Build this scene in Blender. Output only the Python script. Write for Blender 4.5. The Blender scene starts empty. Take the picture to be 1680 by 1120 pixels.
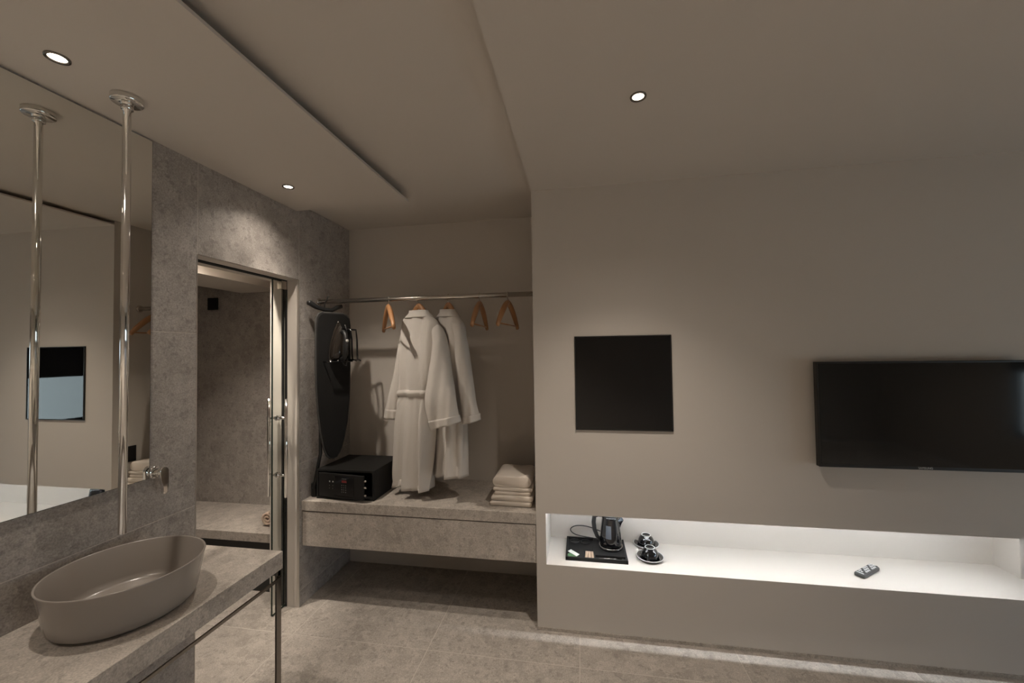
import bpy, bmesh, math, random
from mathutils import Vector, Matrix
random.seed(7)
PI = math.pi
C = bpy.context.scene.collection
SC = bpy.context.scene

# ------------------------------------------------------------------ camera
cd = bpy.data.cameras.new('camera'); cam = bpy.data.objects.new('camera', cd); C.objects.link(cam)
cd.sensor_fit = 'HORIZONTAL'; cd.sensor_width = 36.0; cd.lens = 36.0 * 655.867 / 1680.0
cd.clip_start = 0.02; cd.clip_end = 200
yaw, pitch, roll = .1683, .0263, -.0138
F0 = Vector((-math.sin(yaw), math.cos(yaw), 0)); R0 = Vector((math.cos(yaw), math.sin(yaw), 0)); U0 = Vector((0, 0, 1))
FW = F0 * math.cos(pitch) + U0 * math.sin(pitch); U1 = U0 * math.cos(pitch) - F0 * math.sin(pitch)
RR = R0 * math.cos(roll) + U1 * math.sin(roll); UU = U1 * math.cos(roll) - R0 * math.sin(roll)
cam.matrix_world = Matrix(((RR.x, UU.x, -FW.x, 0), (RR.y, UU.y, -FW.y, 0), (RR.z, UU.z, -FW.z, 1.6), (0, 0, 0, 1)))
SC.camera = cam

# ------------------------------------------------------------------ world: dusk sky above a grey-blue sea
W = bpy.data.worlds.new('world'); SC.world = W; W.use_nodes = True
nt = W.node_tree; nt.nodes.clear()
wo = nt.nodes.new('ShaderNodeOutputWorld'); bg = nt.nodes.new('ShaderNodeBackground')
tc = nt.nodes.new('ShaderNodeTexCoord'); sp = nt.nodes.new('ShaderNodeSeparateXYZ'); cr = nt.nodes.new('ShaderNodeValToRGB')
mr = nt.nodes.new('ShaderNodeMapRange'); mr.inputs[1].default_value = -1; mr.inputs[2].default_value = 1
nt.links.new(tc.outputs['Generated'], sp.inputs[0]); nt.links.new(sp.outputs[2], mr.inputs[0]); nt.links.new(mr.outputs[0], cr.inputs[0])
cr.color_ramp.elements[0].position = 0.0; cr.color_ramp.elements[0].color = (.34, .41, .47, 1)
cr.color_ramp.elements[1].position = 1.0; cr.color_ramp.elements[1].color = (.30, .44, .68, 1)
for p, c in ((.49, (.44, .52, .58, 1)), (.51, (.62, .72, .85, 1))):
    e = cr.color_ramp.elements.new(p); e.color = c
nt.links.new(cr.outputs[0], bg.inputs[0]); bg.inputs[1].default_value = 7.0
nt.links.new(bg.outputs[0], wo.inputs[0])

# ------------------------------------------------------------------ exposure
vs = SC.view_settings
vs.view_transform = 'Standard'; vs.look = 'None'; vs.gamma = 1.0; vs.use_curve_mapping = False; vs.exposure = 0.0
DL_POWER = 38.0          # each recessed downlight
DL_SPILL = 11.5          # its wide spill
DL_COL = (1.0, .89, .77)
LED_STR = 285.0
HID_POWER = 194.0         # unseen downlights added behind the viewpoint as ambient fill, wide beam

# ------------------------------------------------------------------ materials
def newmat(name):
    m = bpy.data.materials.new(name); m.use_nodes = True
    return m, m.node_tree, m.node_tree.nodes['Principled BSDF']
def link(t, a, b): t.links.new(a, b)
def plain(name, col, rough=.5, metal=0.0, spec=.5, coat=0.0, bump=0.0, bscale=200.0, var=0.0):
    m, t, b = newmat(name)
    b.inputs['Base Color'].default_value = (*col, 1); b.inputs['Roughness'].default_value = rough
    b.inputs['Metallic'].default_value = metal; b.inputs['Specular IOR Level'].default_value = spec
    b.inputs['Coat Weight'].default_value = coat; b.inputs['Coat Roughness'].default_value = .05
    g = t.nodes.new('ShaderNodeNewGeometry')
    n = t.nodes.new('ShaderNodeTexNoise'); n.inputs['Scale'].default_value = bscale; n.inputs['Detail'].default_value = 3
    link(t, g.outputs['Position'], n.inputs['Vector'])
    if bump:
        bp = t.nodes.new('ShaderNodeBump'); bp.inputs['Strength'].default_value = bump; bp.inputs['Distance'].default_value = .002
        link(t, n.outputs['Fac'], bp.inputs['Height']); link(t, bp.outputs[0], b.inputs['Normal'])
    if var:
        n2 = t.nodes.new('ShaderNodeTexNoise'); n2.inputs['Scale'].default_value = 2.2; n2.inputs['Detail'].default_value = 4
        link(t, g.outputs['Position'], n2.inputs['Vector'])
        mp = t.nodes.new('ShaderNodeMapRange'); mp.inputs[3].default_value = 1 - var; mp.inputs[4].default_value = 1 + var
        link(t, n2.outputs['Fac'], mp.inputs[0])
        mx = t.nodes.new('ShaderNodeMix'); mx.data_type = 'RGBA'; mx.blend_type = 'MULTIPLY'; mx.inputs[0].default_value = 1
        mx.inputs[6].default_value = (*col, 1); link(t, mp.outputs[0], mx.inputs[7]); link(t, mx.outputs[2], b.inputs['Base Color'])
    return m
def emit(name, col, strength):
    m, t, b = newmat(name)
    b.inputs['Base Color'].default_value = (*col, 1)
    b.inputs['Emission Color'].default_value = (*col, 1); b.inputs['Emission Strength'].default_value = strength
    return m
def stone(name, dark, mid, light, scale=1.0, rough=.5):
    """agglomerate stone: cloudy ground, irregular darker and paler clasts, fine grit"""
    m, t, b = newmat(name); N = t.nodes.new
    g = N('ShaderNodeNewGeometry'); oi = N('ShaderNodeObjectInfo')
    sc = N('ShaderNodeVectorMath'); sc.operation = 'SCALE'; sc.inputs['Scale'].default_value = 37.0
    cv = N('ShaderNodeCombineXYZ')
    for k in range(3): link(t, oi.outputs['Random'], cv.inputs[k])
    link(t, cv.outputs[0], sc.inputs[0])
    ad = N('ShaderNodeVectorMath'); link(t, g.outputs['Position'], ad.inputs[0]); link(t, sc.outputs[0], ad.inputs[1])
    wn = N('ShaderNodeTexNoise'); wn.inputs['Scale'].default_value = 16 * scale; wn.inputs['Detail'].default_value = 3
    link(t, ad.outputs[0], wn.inputs['Vector'])
    ws = N('ShaderNodeVectorMath'); ws.operation = 'SCALE'; ws.inputs['Scale'].default_value = .055 / scale
    link(t, wn.outputs['Color'], ws.inputs[0])
    co = N('ShaderNodeVectorMath'); link(t, ad.outputs[0], co.inputs[0]); link(t, ws.outputs[0], co.inputs[1])
    def vor(s):
        v = N('ShaderNodeTexVoronoi'); v.inputs['Scale'].default_value = s * scale; link(t, co.outputs[0], v.inputs['Vector'])
        sx = N('ShaderNodeSeparateColor'); link(t, v.outputs['Color'], sx.inputs[0]); return v, sx
    def rng(src, a, b_, lo=0.0, hi=1.0):
        r = N('ShaderNodeMapRange'); r.inputs[1].default_value = a; r.inputs[2].default_value = b_
        r.inputs[3].default_value = lo; r.inputs[4].default_value = hi; link(t, src, r.inputs[0]); return r.outputs[0]
    def mix(f, a, b_):
        x = N('ShaderNodeMix'); x.data_type = 'RGBA'; link(t, f, x.inputs[0])
        for i, c in ((6, a), (7, b_)):
            if isinstance(c, tuple): x.inputs[i].default_value = (*c, 1)
            else: link(t, c, x.inputs[i])
        return x.outputs[2]
    def mul(a, b_):
        x = N('ShaderNodeMath'); x.operation = 'MULTIPLY'; link(t, a, x.inputs[0]); link(t, b_, x.inputs[1]); return x.outputs[0]
    def tone(k, c0): return tuple(k * q for q in c0)
    cl = N('ShaderNodeTexNoise'); cl.inputs['Scale'].default_value = 7 * scale; cl.inputs['Detail'].default_value = 12; cl.inputs['Roughness'].default_value = .74
    link(t, ad.outputs[0], cl.inputs['Vector'])
    c = mix(rng(cl.outputs['Fac'], .35, .65), tuple(.45 * d + .55 * q for d, q in zip(dark, mid)), tuple(.45 * d + .55 * q for d, q in zip(light, mid)))
    v0, s0 = vor(7.5); c = mix(mul(rng(s0.outputs[0], .80, .82), rng(v0.outputs['Distance'], .50, .42, 0, .38)), c, dark)
    v1, s1 = vor(14); c = mix(mul(rng(s1.outputs[0], .78, .80), rng(v1.outputs['Distance'], .55, .40, 0, .42)), c, dark)
    v2, s2 = vor(18); c = mix(mul(rng(s2.outputs[1], .70, .73), rng(v2.outputs['Distance'], .60, .42, 0, .38)), c, light)
    v3, s3 = vor(44); c = mix(mul(rng(s3.outputs[2], .82, .86), rng(v3.outputs['Distance'], .6, .35, 0, .46)), c, tone(.84, dark))
    v5, s5 = vor(95); c = mix(mul(rng(s5.outputs[1], .88, .92), rng(v5.outputs['Distance'], .6, .30, 0, .42)), c, tone(.75, dark))
    v4, s4 = vor(70); c = mix(mul(rng(s4.outputs[0], .74, .80), rng(v4.outputs['Distance'], .6, .30, 0, .45)), c, light)
    gr = N('ShaderNodeTexNoise'); gr.inputs['Scale'].default_value = 190 * scale; gr.inputs['Detail'].default_value = 3
    link(t, ad.outputs[0], gr.inputs['Vector'])
    x = N('ShaderNodeMix'); x.data_type = 'RGBA'; x.blend_type = 'MULTIPLY'; x.inputs[0].default_value = 1
    link(t, c, x.inputs[6]); link(t, rng(gr.outputs['Fac'], .3, .7, .76, 1.20), x.inputs[7])
    link(t, x.outputs[2], b.inputs['Base Color']); b.inputs['Roughness'].default_value = rough
    bp = N('ShaderNodeBump'); bp.inputs['Strength'].default_value = .12; bp.inputs['Distance'].default_value = .001
    link(t, gr.outputs['Fac'], bp.inputs['Height']); link(t, bp.outputs[0], b.inputs['Normal'])
    return m
def clear_glass(name, tint, refl=1.0):
    m, t, b = newmat(name); t.nodes.remove(b); N = t.nodes.new
    tr = N('ShaderNodeBsdfTransparent'); tr.inputs[0].default_value = (*tint, 1)
    gl = N('ShaderNodeBsdfGlossy'); gl.inputs['Roughness'].default_value = .01
    fr = N('ShaderNodeFresnel'); fr.inputs[0].default_value = 1.5
    gb = N('ShaderNodeNewGeometry'); iv = N('ShaderNodeMath'); iv.operation = 'SUBTRACT'; iv.inputs[0].default_value = 1.0; link(t, gb.outputs['Backfacing'], iv.inputs[1])
    mu = N('ShaderNodeMath'); mu.operation = 'MULTIPLY'; link(t, fr.outputs[0], mu.inputs[0]); link(t, iv.outputs[0], mu.inputs[1])
    mx = N('ShaderNodeMixShader'); link(t, mu.outputs[0], mx.inputs[0]); link(t, tr.outputs[0], mx.inputs[1]); link(t, gl.outputs[0], mx.inputs[2])
    link(t, mx.outputs[0], t.nodes['Material Output'].inputs[0]); return m

M = {}
M['paint'] = plain('greige_paint', (.56, .515, .465), .75, bump=.15, bscale=260, var=.02)
M['ceil'] = plain('ceiling_paint', (.60, .55, .495), .8, bump=.1, bscale=260, var=.015)
M['stone'] = stone('wall_stone', (.25, .224, .202), (.385, .35, .32), (.495, .453, .417))
M['floor'] = stone('floor_stone', (.285, .252, .219), (.428, .383, .336), (.555, .499, .443))
M['grout'] = plain('grout', (.60, .55, .49), .9)
M['chrome'] = plain('chrome', (.82, .81, .79), .06, 1.0)
M['steel'] = plain('brushed_steel', (.62, .58, .53), .25, 1.0)
M['darksteel'] = plain('dark_steel', (.28, .26, .24), .22, 1.0)
M['trimm'] = plain('aluminium_trim', (.62, .59, .55), .35, .8)
M['mirror'] = plain('mirror_silver', (.86, .86, .83), .005, 1.0)
M['mirror_edge'] = plain('mirror_edge', (.06, .065, .06), .3)
M['ceramic'] = plain('taupe_ceramic', (.275, .243, .217), .22, coat=.3)
M['glass'] = clear_glass('clear_glass', (.95, .965, .95))
M['glassedge'] = plain('glass_edge', (.02, .03, .025), .2)
M['black'] = plain('black_plastic', (.012, .012, .012), .45)
M['blackgloss'] = plain('black_gloss', (.006, .006, .007), .06, coat=.6)
M['blackglass'] = plain('black_glass', (.004, .004, .0045), .02)
M['blackmatte'] = plain('black_powder_coat', (.011, .0105, .010), .6, spec=.3, bump=.2, bscale=500)
M['tvscreen'] = plain('screen_glass', (.0125, .0128, .0128), .07)
M['tvframe'] = plain('tv_frame', (.011, .011, .011), .35)
M['logo'] = plain('logo_silver', (.55, .55, .55), .4)
M['wood'] = plain('beech_wood', (.40, .20, .09), .38, bump=.1, bscale=60, var=.12)
M['terry'] = plain('white_terry', (.60, .56, .515), .95, bump=1.0, bscale=420, var=.03)
M['towel'] = plain('cream_terry', (.76, .68, .60), .95, bump=1.0, bscale=420, var=.03)
M['peach'] = plain('peach_terry', (.68, .53, .42), .95, bump=.8, bscale=420)
M['charcoal'] = plain('charcoal_cover', (.016, .0155, .015), .9, spec=.15, bump=.4, bscale=300)
M['greyedge'] = plain('grey_binding', (.045, .043, .04), .8)
M['irondark'] = plain('smoked_plastic', (.018, .014, .011), .18, coat=.4)
M['red'] = emit('red_display', (.16, .02, .018), .05)
M['lightgrey'] = plain('pale_grey_plastic', (.55, .55, .54), .4)
M['greydot'] = plain('grey_print', (.11, .11, .105), .5)
M['kettle_strip'] = plain('grey_blue_strip', (.085, .095, .11), .15)
M['white'] = plain('white_glaze', (.80, .79, .77), .2)
M['greenp'] = plain('green_sachet', (.10, .22, .10), .4)
M['paperw'] = plain('white_sachet', (.72, .73, .68), .5)
M['paperb'] = plain('kraft_sachet', (.55, .40, .29), .6)
M['rubber'] = plain('remote_body', (.05, .05, .048), .4)
M['lens'] = emit('lamp_lens', (1.0, .86, .70), 14.0)
M['led'] = emit('led_strip_light', (.94, 1.0, 1.05), LED_STR)
M['blind'] = plain('dark_blind', (.03, .028, .026), .8)
M['dark'] = plain('dark_void', (.01, .01, .01), .9)

# ------------------------------------------------------------------ mesh builder
class MB:
    def __init__(s): s.v = []; s.f = []; s.m = []; s.sm = []
    def add(s, vs, fs, mi=0, smooth=False):
        o = len(s.v); s.v += [tuple(v) for v in vs]
        for f in fs: s.f.append([o + i for i in f]); s.m.append(mi); s.sm.append(smooth)
        return s
    def box(s, x0, x1, y0, y1, z0, z1, mi=0, bev=0.0):
        if bev:
            bm = bmesh.new(); bmesh.ops.create_cube(bm, size=1)
            for v in bm.verts: v.co = Vector((x0 + (v.co.x + .5) * (x1 - x0), y0 + (v.co.y + .5) * (y1 - y0), z0 + (v.co.z + .5) * (z1 - z0)))
            bmesh.ops.bevel(bm, geom=bm.edges[:], offset=bev, segments=3, affect='EDGES', profile=.5)
            bm.verts.index_update(); s.add([v.co for v in bm.verts], [[v.index for v in f.verts] for f in bm.faces], mi, False); bm.free(); return s
        vs = [(x, y, z) for z in (z0, z1) for y in (y0, y1) for x in (x0, x1)]
        return s.add(vs, [(0, 2, 3, 1), (4, 5, 7, 6), (0, 1, 5, 4), (2, 6, 7, 3), (0, 4, 6, 2), (1, 3, 7, 5)], mi)
    def lathe(s, prof, n=40, mi=0, cx=0, cy=0, cz=0, sx=1.0, sy=1.0, axis='Z', closed=False, smooth=True):
        vs = []; k = len(prof)
        for i in range(n):
            a = 2 * PI * i / n
            for r, z in prof:
                x, y = r * math.cos(a) * sx, r * math.sin(a) * sy
                if axis == 'Z': vs.append((cx + x, cy + y, cz + z))
                elif axis == 'X': vs.append((cx + z, cy + x, cz + y))
                else: vs.append((cx + x, cy + z, cz + y))
        fs = []
        for i in range(n):
            j = (i + 1) % n
            for q in range(k if closed else k - 1):
                q2 = (q + 1) % k
                fs.append((i * k + q, j * k + q, j * k + q2, i * k + q2))
        return s.add(vs, fs, mi, smooth)
    def tube(s, pts, r, n=10, mi=0, rads=None, flat=1.0, smooth=True):
        P = [Vector(p) for p in pts]; vs = []; up = None
        for i, p in enumerate(P):
            d = (P[min(i + 1, len(P) - 1)] - P[max(i - 1, 0)]).normalized()
            if up is None: up = Vector((0, 0, 1)) if abs(d.z) < .9 else Vector((1, 0, 0))
            a = d.cross(up).normalized(); b = a.cross(d).normalized(); up = b
            rr = rads[i] if rads else r
            for k in range(n):
                t = 2 * PI * k / n; vs.append(p + a * math.cos(t) * rr + b * math.sin(t) * rr * flat)
        fs = [(i * n + k, i * n + (k + 1) % n, (i + 1) * n + (k + 1) % n, (i + 1) * n + k) for i in range(len(P) - 1) for k in range(n)]
        fs += [tuple(range(n))[::-1], tuple((len(P) - 1) * n + k for k in range(n))]
        return s.add(vs, fs, mi, smooth)
    def prism(s, outline, fn, d0, d1, mi=0, smooth=False):
        """extrude a closed 2D outline; fn(u, v, d) gives the point"""
        n = len(outline)
        vs = [fn(u, v, d0) for u, v in outline] + [fn(u, v, d1) for u, v in outline]
        fs = [tuple(range(n))[::-1], tuple(range(n, 2 * n))] + [(i, (i + 1) % n, n + (i + 1) % n, n + i) for i in range(n)]
        return s.add(vs, fs, mi, smooth)
    def build(s, name, mats, parent=None):
        me = bpy.data.meshes.new(name); me.from_pydata(s.v, [], s.f)
        for m in (mats if isinstance(mats, (list, tuple)) else [mats]): me.materials.append(M[m])
        me.polygons.foreach_set('material_index', s.m); me.polygons.foreach_set('use_smooth', s.sm)
        bm = bmesh.new(); bm.from_mesh(me); bmesh.ops.recalc_face_normals(bm, faces=bm.faces[:]); bm.to_mesh(me); bm.free()
        me.update(); o = bpy.data.objects.new(name, me); C.objects.link(o)
        if parent is not None:
            o.parent = parent; o.matrix_parent_inverse = Matrix.Translation(-parent.location) if parent.rotation_euler.z == 0 else Matrix.Identity(4)
        return o
def smooth_by_angle(o, ang=40):
    me = o.data; me.polygons.foreach_set('use_smooth', [True] * len(me.polygons))
    bm = bmesh.new(); bm.from_mesh(me)
    for e in bm.edges:
        e.smooth = not (len(e.link_faces) == 2 and e.calc_face_angle(0) > math.radians(ang))
    bm.to_mesh(me); bm.free(); return o
def tag(o, label, cat, group=None):
    o['label'] = label; o['category'] = cat
    if group: o['group'] = group
    return o
def struct(o, label=None):
    o['kind'] = 'structure'
    if label: o['label'] = label
    return o
def thing(name, loc, label, cat, group=None, rz=0.0):
    o = bpy.data.objects.new(name, None); C.objects.link(o); o.location = loc; o.rotation_euler = (0, 0, rz); o.empty_display_size = .05
    return tag(o, label, cat, group)

# ------------------------------------------------------------------ key dimensions (metres)
LX = -1.785            # face of the left stone wall
FY = 2.336             # face of the television wall
CX = -.270             # corner where the television wall ends and the closet begins
CY = 2.883             # closet back wall
ZS, ZC, ZT = 2.526, 2.584, 2.552   # vanity soffit, upper ceiling, television-side ceiling
DY0, DY1, DH = 1.613, 2.310, 2.085  # bathroom opening
SX = -1.0195           # soffit edge
RX, RY = 5.0, -3.2     # far ends of the room behind the camera
BX, BY = -3.6, 2.87    # bathroom extents

# ------------------------------------------------------------------ floor and its tiles
fl = struct(MB().box(BX, RX, RY, 2.95, -.06, -.0006).build('floor', 'grout'), 'greige stone tile floor with pale joints')
tile_meshes = {}
def floor_tile(x0, x1, y0, y1):
    key = (round(x1 - x0, 3), round(y1 - y0, 3)); g = .0013
    if key not in tile_meshes:
        w, d = key; o = MB().box(-w / 2 + g, w / 2 - g, -d / 2 + g, d / 2 - g, -.010, 0, bev=.0012).build('floor_tile', 'floor', fl); tile_meshes[key] = o.data
    else:
        o = bpy.data.objects.new('floor_tile', tile_meshes[key]); C.objects.link(o); o.parent = fl
    o.location = ((x0 + x1) / 2, (y0 + y1) / 2, 0)
TW = .8125
ys = [CY, 2.09] + [2.09 - TW * k for k in range(1, 7)]
xs = [-1.655 + TW * k for k in range(-3, 9)]
for i in range(len(ys) - 1):
    y1, y0 = ys[i], max(ys[i + 1], RY)
    if y1 <= RY: break
    for j in range(len(xs) - 1):
        x0, x1 = max(xs[j], BX), min(xs[j + 1], RX)
        if x1 - x0 > .02: floor_tile(x0, x1, y0, y1)

# ------------------------------------------------------------------ left wall: core with the bathroom opening and pocket slot, stone tiles in front
TX = LX - .012; WX = -1.995; PX0, PX1 = -1.871, -1.909
wl = MB()
wl.box(WX, TX, RY, DY0, 0, ZC)
wl.box(WX, TX, DY0, DY1, DH, ZC)
wl.box(PX0, TX, DY1, CY + .05, 0, ZC); wl.box(WX, PX1, DY1, CY + .05, 0, ZC)
wl.box(PX1, PX0, DY1, CY + .05, DH + .02, ZC); wl.box(PX1, PX0, CY, CY + .05, 0, DH + .02)
wall_left = struct(wl.build('wall_left', 'paint'), 'left wall clad in greige agglomerate stone')
def wall_tile(y0, y1, z0, z1):
    g = .0012
    MB().box(TX, LX, y0 + g, y1 - g, z0 + g, z1 - g, bev=.0008).build('stone_tile', 'stone', wall_left)
rows = [0, .1, .9045, 1.709, ZS + .055]
for a, b in zip(rows, rows[1:]):
    for y0, y1 in ((-.82, 0), (0, .81), (.81, DY0)):
        wall_tile(y0, y1, a, b)
    wall_tile(DY1, CY, a, b)
wall_tile(DY0, DY1, DH, ZS + .055)
gt = MB()
for z in rows[1:-1]:
    gt.box(TX, LX - .0004, -.82, DY0, z - .0016, z + .0016); gt.box(TX, LX - .0004, DY1, CY, z - .0016, z + .0016)
for y in (0, .81): gt.box(TX, LX - .0005, y - .0016, y + .0016, 0, ZS + .05)
for y in (DY0, DY1): gt.box(TX, LX - .0005, y - .0016, y + .0016, DH, ZS + .05)
gt.build('grout_joint', 'grout', wall_left)
# slim metal trims around the opening
tr = MB(); tr.box(TX - .03, LX + .0015, DY0 - .003, DY0 + .0005, 0, DH); struct(tr.build('trim_1', 'trimm'), 'slim metal edge trim on the near side of the bathroom opening')
tr = MB(); tr.box(TX - .002, LX + .0015, DY1 - .0005, DY1 + .003, 0, DH); struct(tr.build('trim_2', 'trimm'), 'slim metal edge trim on the closet side of the bathroom opening')

# ------------------------------------------------------------------ closet back wall, ceilings
struct(MB().box(WX + .13, CX + .3, CY, CY + .1, 0, ZC).build('wall_back', 'paint'), 'greige painted back wall of the open closet')
struct(MB().box(LX - .25, RX, RY, CY + .1, ZC, ZC + .12).build('ceiling', 'ceil'), 'upper greige ceiling over the corridor and closet')
struct(MB().box(LX - .01, SX, RY, 2.285, ZS, ZS + .012).build('ceiling_soffit', 'ceil'), 'lowered ceiling panel above the vanity')
struct(MB().box(CX, RX, RY, FY, ZT, ZT + .010).build('ceiling_room', 'ceil'), 'greige ceiling in front of the television wall')

# ------------------------------------------------------------------ television wall with its lit niche
NX0, NX1, NZ0, NZ1, NB = -.2154, 3.4, .373, .665, 2.685
wf = MB()
wf.box(CX, NX0, FY, CY + .05, 0, ZC)                               # stub and closet side face
wf.box(NX0, RX, FY, CY + .05, 0, NZ0 - .002)                       # below the niche
wf.box(NX0, RX, FY, FY + .014, NZ1, ZC)                            # front skin above
wf.box(NX0, RX, FY + .014, CY + .05, .79, ZC)                      # mass above the niche, the front skin hangs down as a lip
wf.box(NX0, RX, NB + .004, CY + .05, NZ0 - .002, .79)
wf.box(NX1, RX, FY + .014, NB + .004, NZ0 - .002, .79); wf.box(NX1, RX, FY, FY + .014, NZ0 - .002, NZ1)
wall_far = struct(wf.build('wall_far', 'paint'), 'greige painted television wall with a long lit niche')
nl = MB()
nl.box(NX0, NX1, FY + .0005, NB + .004, NZ0 - .002, NZ0)           # shelf surface
nl.box(NX0, NX1, NB, NB + .004, NZ0, .79, 1)
nl.box(NX0, NX0 + .002, FY + .0005, NB, NZ0, NZ1); nl.box(NX0, NX0 + .002, FY + .014, NB, NZ1, .79)
nl.box(NX0, NX1, FY + .050, NB, .788, .79, 1); nl.box(NX0, NX1, FY + .014, FY + .016, NZ1 + .001, .79)
nl.build('niche_lining', ['paint', 'paint'], wall_far)
pl = MB().box(2.262, NX1, 2.545, NB, NZ0, .788, 0); pl.box(2.260, 2.262, 2.546, NB, NZ0, .788, 1)
pl.build('niche_divider', ['paint', 'paint'], wall_far)
tag(MB().box(NX0 + .03, 2.20, FY + .031, FY + .035, .7764, .777).box(NX0 + .01, 2.21, FY + .020, FY + .042, .777, .789, 1).build('led_strip', ['led', 'trimm']),
    'thin white light strip hidden behind the top lip of the wall niche', 'light strip')
struct(MB().box(CX, RX, FY - .004, FY, 0, .018).build('baseboard_far', 'floor'), 'low stone skirting under the television wall')

# ------------------------------------------------------------------ rest of the room behind the camera
struct(MB().box(LX - .25, RX + .1, RY - .1, RY, 0, 2.7).build('wall_rear', 'paint'))
wy0, wy1, wz0, wz1 = -1.10, 1.75, .52, 2.32
wr = MB(); wr.box(RX, RX + .15, RY, wy0, 0, 2.7); wr.box(RX, RX + .15, wy1, CY + .05, 0, 2.7)
wr.box(RX, RX + .15, wy0, wy1, 0, wz0); wr.box(RX, RX + .15, wy0, wy1, wz1, 2.7)
struct(wr.build('wall_right', 'paint'))
wn = MB()
for a in ((wy0, wy0 + .05, wz0, wz1), (wy1 - .05, wy1, wz0, wz1), (wy0, wy1, wz0, wz0 + .05), (wy0, wy1, wz1 - .05, wz1), (.3, .34, wz0, wz1)):
    wn.box(RX + .03, RX + .09, a[0], a[1], a[2], a[3])
win = struct(wn.build('window_1', 'tvframe'), 'wide window overlooking the sea at dusk')
MB().box(RX + .055, RX + .063, wy0 + .05, .3, wz0 + .05, wz1 - .05).build('pane', 'glass', win)
MB().box(RX + .055, RX + .063, .34, wy1 - .05, wz0 + .05, wz1 - .05).build('pane', 'glass', win)
bl = tag(MB().box(RX + .005, RX + .012, wy0 - .02, wy1 + .02, 1.30, 2.38).build('window_blind', 'blind'), 'dark roller blind half lowered over the window', 'blind')
MB().tube([(RX + .012 - .004, wy0 - .02, 1.295), (RX + .008, wy1 + .02, 1.295)], .009).build('bottom_bar', 'darksteel', bl)

# ------------------------------------------------------------------ bathroom seen through the opening
struct(MB().box(BX - .1, WX, BY, BY + .1, 0, 2.5).build('wall_bathroom_back', 'stone'), 'dark stone back wall of the bathroom')
struct(MB().box(BX - .1, BX, .1, BY, 0, 2.5).build('wall_bathroom_left', 'stone'))
struct(MB().box(BX - .1, WX, .1, .2, 0, 2.5).build('wall_bathroom_front', 'stone'))
struct(MB().box(BX - .1, WX, .1, BY + .1, 2.42, 2.5).build('ceiling_bathroom', 'ceil'))
struct(MB().box(-2.755, -2.331, .2, BY, 2.117, 2.42).build('ceiling_beam', 'ceil'), 'painted ceiling box in the bathroom')
bb = thing('shower_bench', (-2.8, 2.64, 0), 'low stone bench along the bathroom back wall seen through the opening', 'bench')
MB().box(BX + .002, WX - .002, 2.404, BY - .002, .340, .400, bev=.002).build('bench_top', 'floor', bb)
MB().box(BX + .002, WX - .002, 2.43, BY - .002, 0, .340).build('plinth', 'black', bb)
tag(MB().box(-3.066, -2.968, BY - .010, BY, 1.986, 2.086, bev=.003).box(-3.056, -2.978, BY - .013, BY - .009, 1.996, 2.076, bev=.001).build('switch_plate', 'blackmatte'),
    'small square black plate high on the bathroom back wall', 'switch')
tw = MB()
sp_ = []
for k in range(46):
    a = k / 45 * 4.4 * PI; r = .012 + .047 * k / 45
    sp_.append((r * math.cos(a), r * math.sin(a)))
outl = [(x, z) for x, z in sp_] + [(x * (1 - .014 / max(.02, math.hypot(x, z))), z * (1 - .014 / max(.02, math.hypot(x, z)))) for x, z in reversed(sp_)]
N_ = len(sp_)
vs_ = []
for d in (0, .02, .28, .30):
    e = .94 if d in (0, .30) else 1.0
    vs_ += [(-2.185 + x * e, 2.50 + d, .4 + .060 + z * e) for x, z in outl]
fs_ = [(r * 2 * N_ + i, r * 2 * N_ + (i + 1) % (2 * N_), (r + 1) * 2 * N_ + (i + 1) % (2 * N_), (r + 1) * 2 * N_ + i) for r in range(3) for i in range(2 * N_)]
for i in range(N_ - 1):
    for r in (0, 3): fs_.append((r * 2 * N_ + i, r * 2 * N_ + i + 1, r * 2 * N_ + 2 * N_ - 2 - i, r * 2 * N_ + 2 * N_ - 1 - i))
tw.add(vs_, fs_, 0, True)
tag(tw.build('rolled_towel', 'peach'), 'pale peach rolled towel lying on the bathroom bench behind the glass', 'towel')

# ------------------------------------------------------------------ sliding glass door in its pocket
GX = -1.890; GY0 = 2.205
door = struct(thing('door_1', (GX, 2.5, 0), 'frameless sliding glass door almost fully slid into the wall pocket', 'door')); del door['category']
MB().box(GX - .005, GX + .005, GY0, 2.86, .006, DH - .008).build('pane', 'glass', door)
ed = MB(); ed.box(GX - .0052, GX + .0052, GY0 - .0015, GY0 + .0005, .006, DH - .008); ed.box(GX - .0052, GX + .0052, GY0, 2.86, .003, .006)
ed.build('pane_edge', 'glassedge', door)
MB().box(PX1, PX0, DY0, DY1, DH - .006, DH - .0005).build('track', 'dark', door)
MB().box(GX - .018, GX + .016, DY1 - .045, DY1 + .01, DH - .062, DH - .006, bev=.002).build('clamp', 'steel', door)
MB().box(PX1 - .001, GX - .006, DY1 - .003, DY1 + .003, 0.002, DH - .06).box(GX + .006, PX0 + .001, DY1 - .003, DY1 + .003, 0.002, DH - .06).build('seal', 'black', door)
HY = 2.250
for sx in (1, -1):
    hx = GX + sx * .060
    hb = MB().tube([(hx, HY, .712), (hx, HY, 1.325)], .0105, 16).build('handle_bar', 'chrome', door)
    for z in (1.204, .848):
        st = MB().tube([(GX + sx * .005, HY, z), (hx, HY, z)], .0085, 14)
        st.lathe([(.0, 0), (.016, 0), (.017, .004), (.014, .010), (.0, .011)], 20, 0, GX + sx * .005, HY, z, axis='X') if sx > 0 else st.lathe([(.0, 0), (.016, 0), (.017, -.004), (.014, -.010), (.0, -.011)], 20, 0, GX - .005, HY, z, axis='X')
        st.build('standoff', 'chrome', hb)

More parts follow.
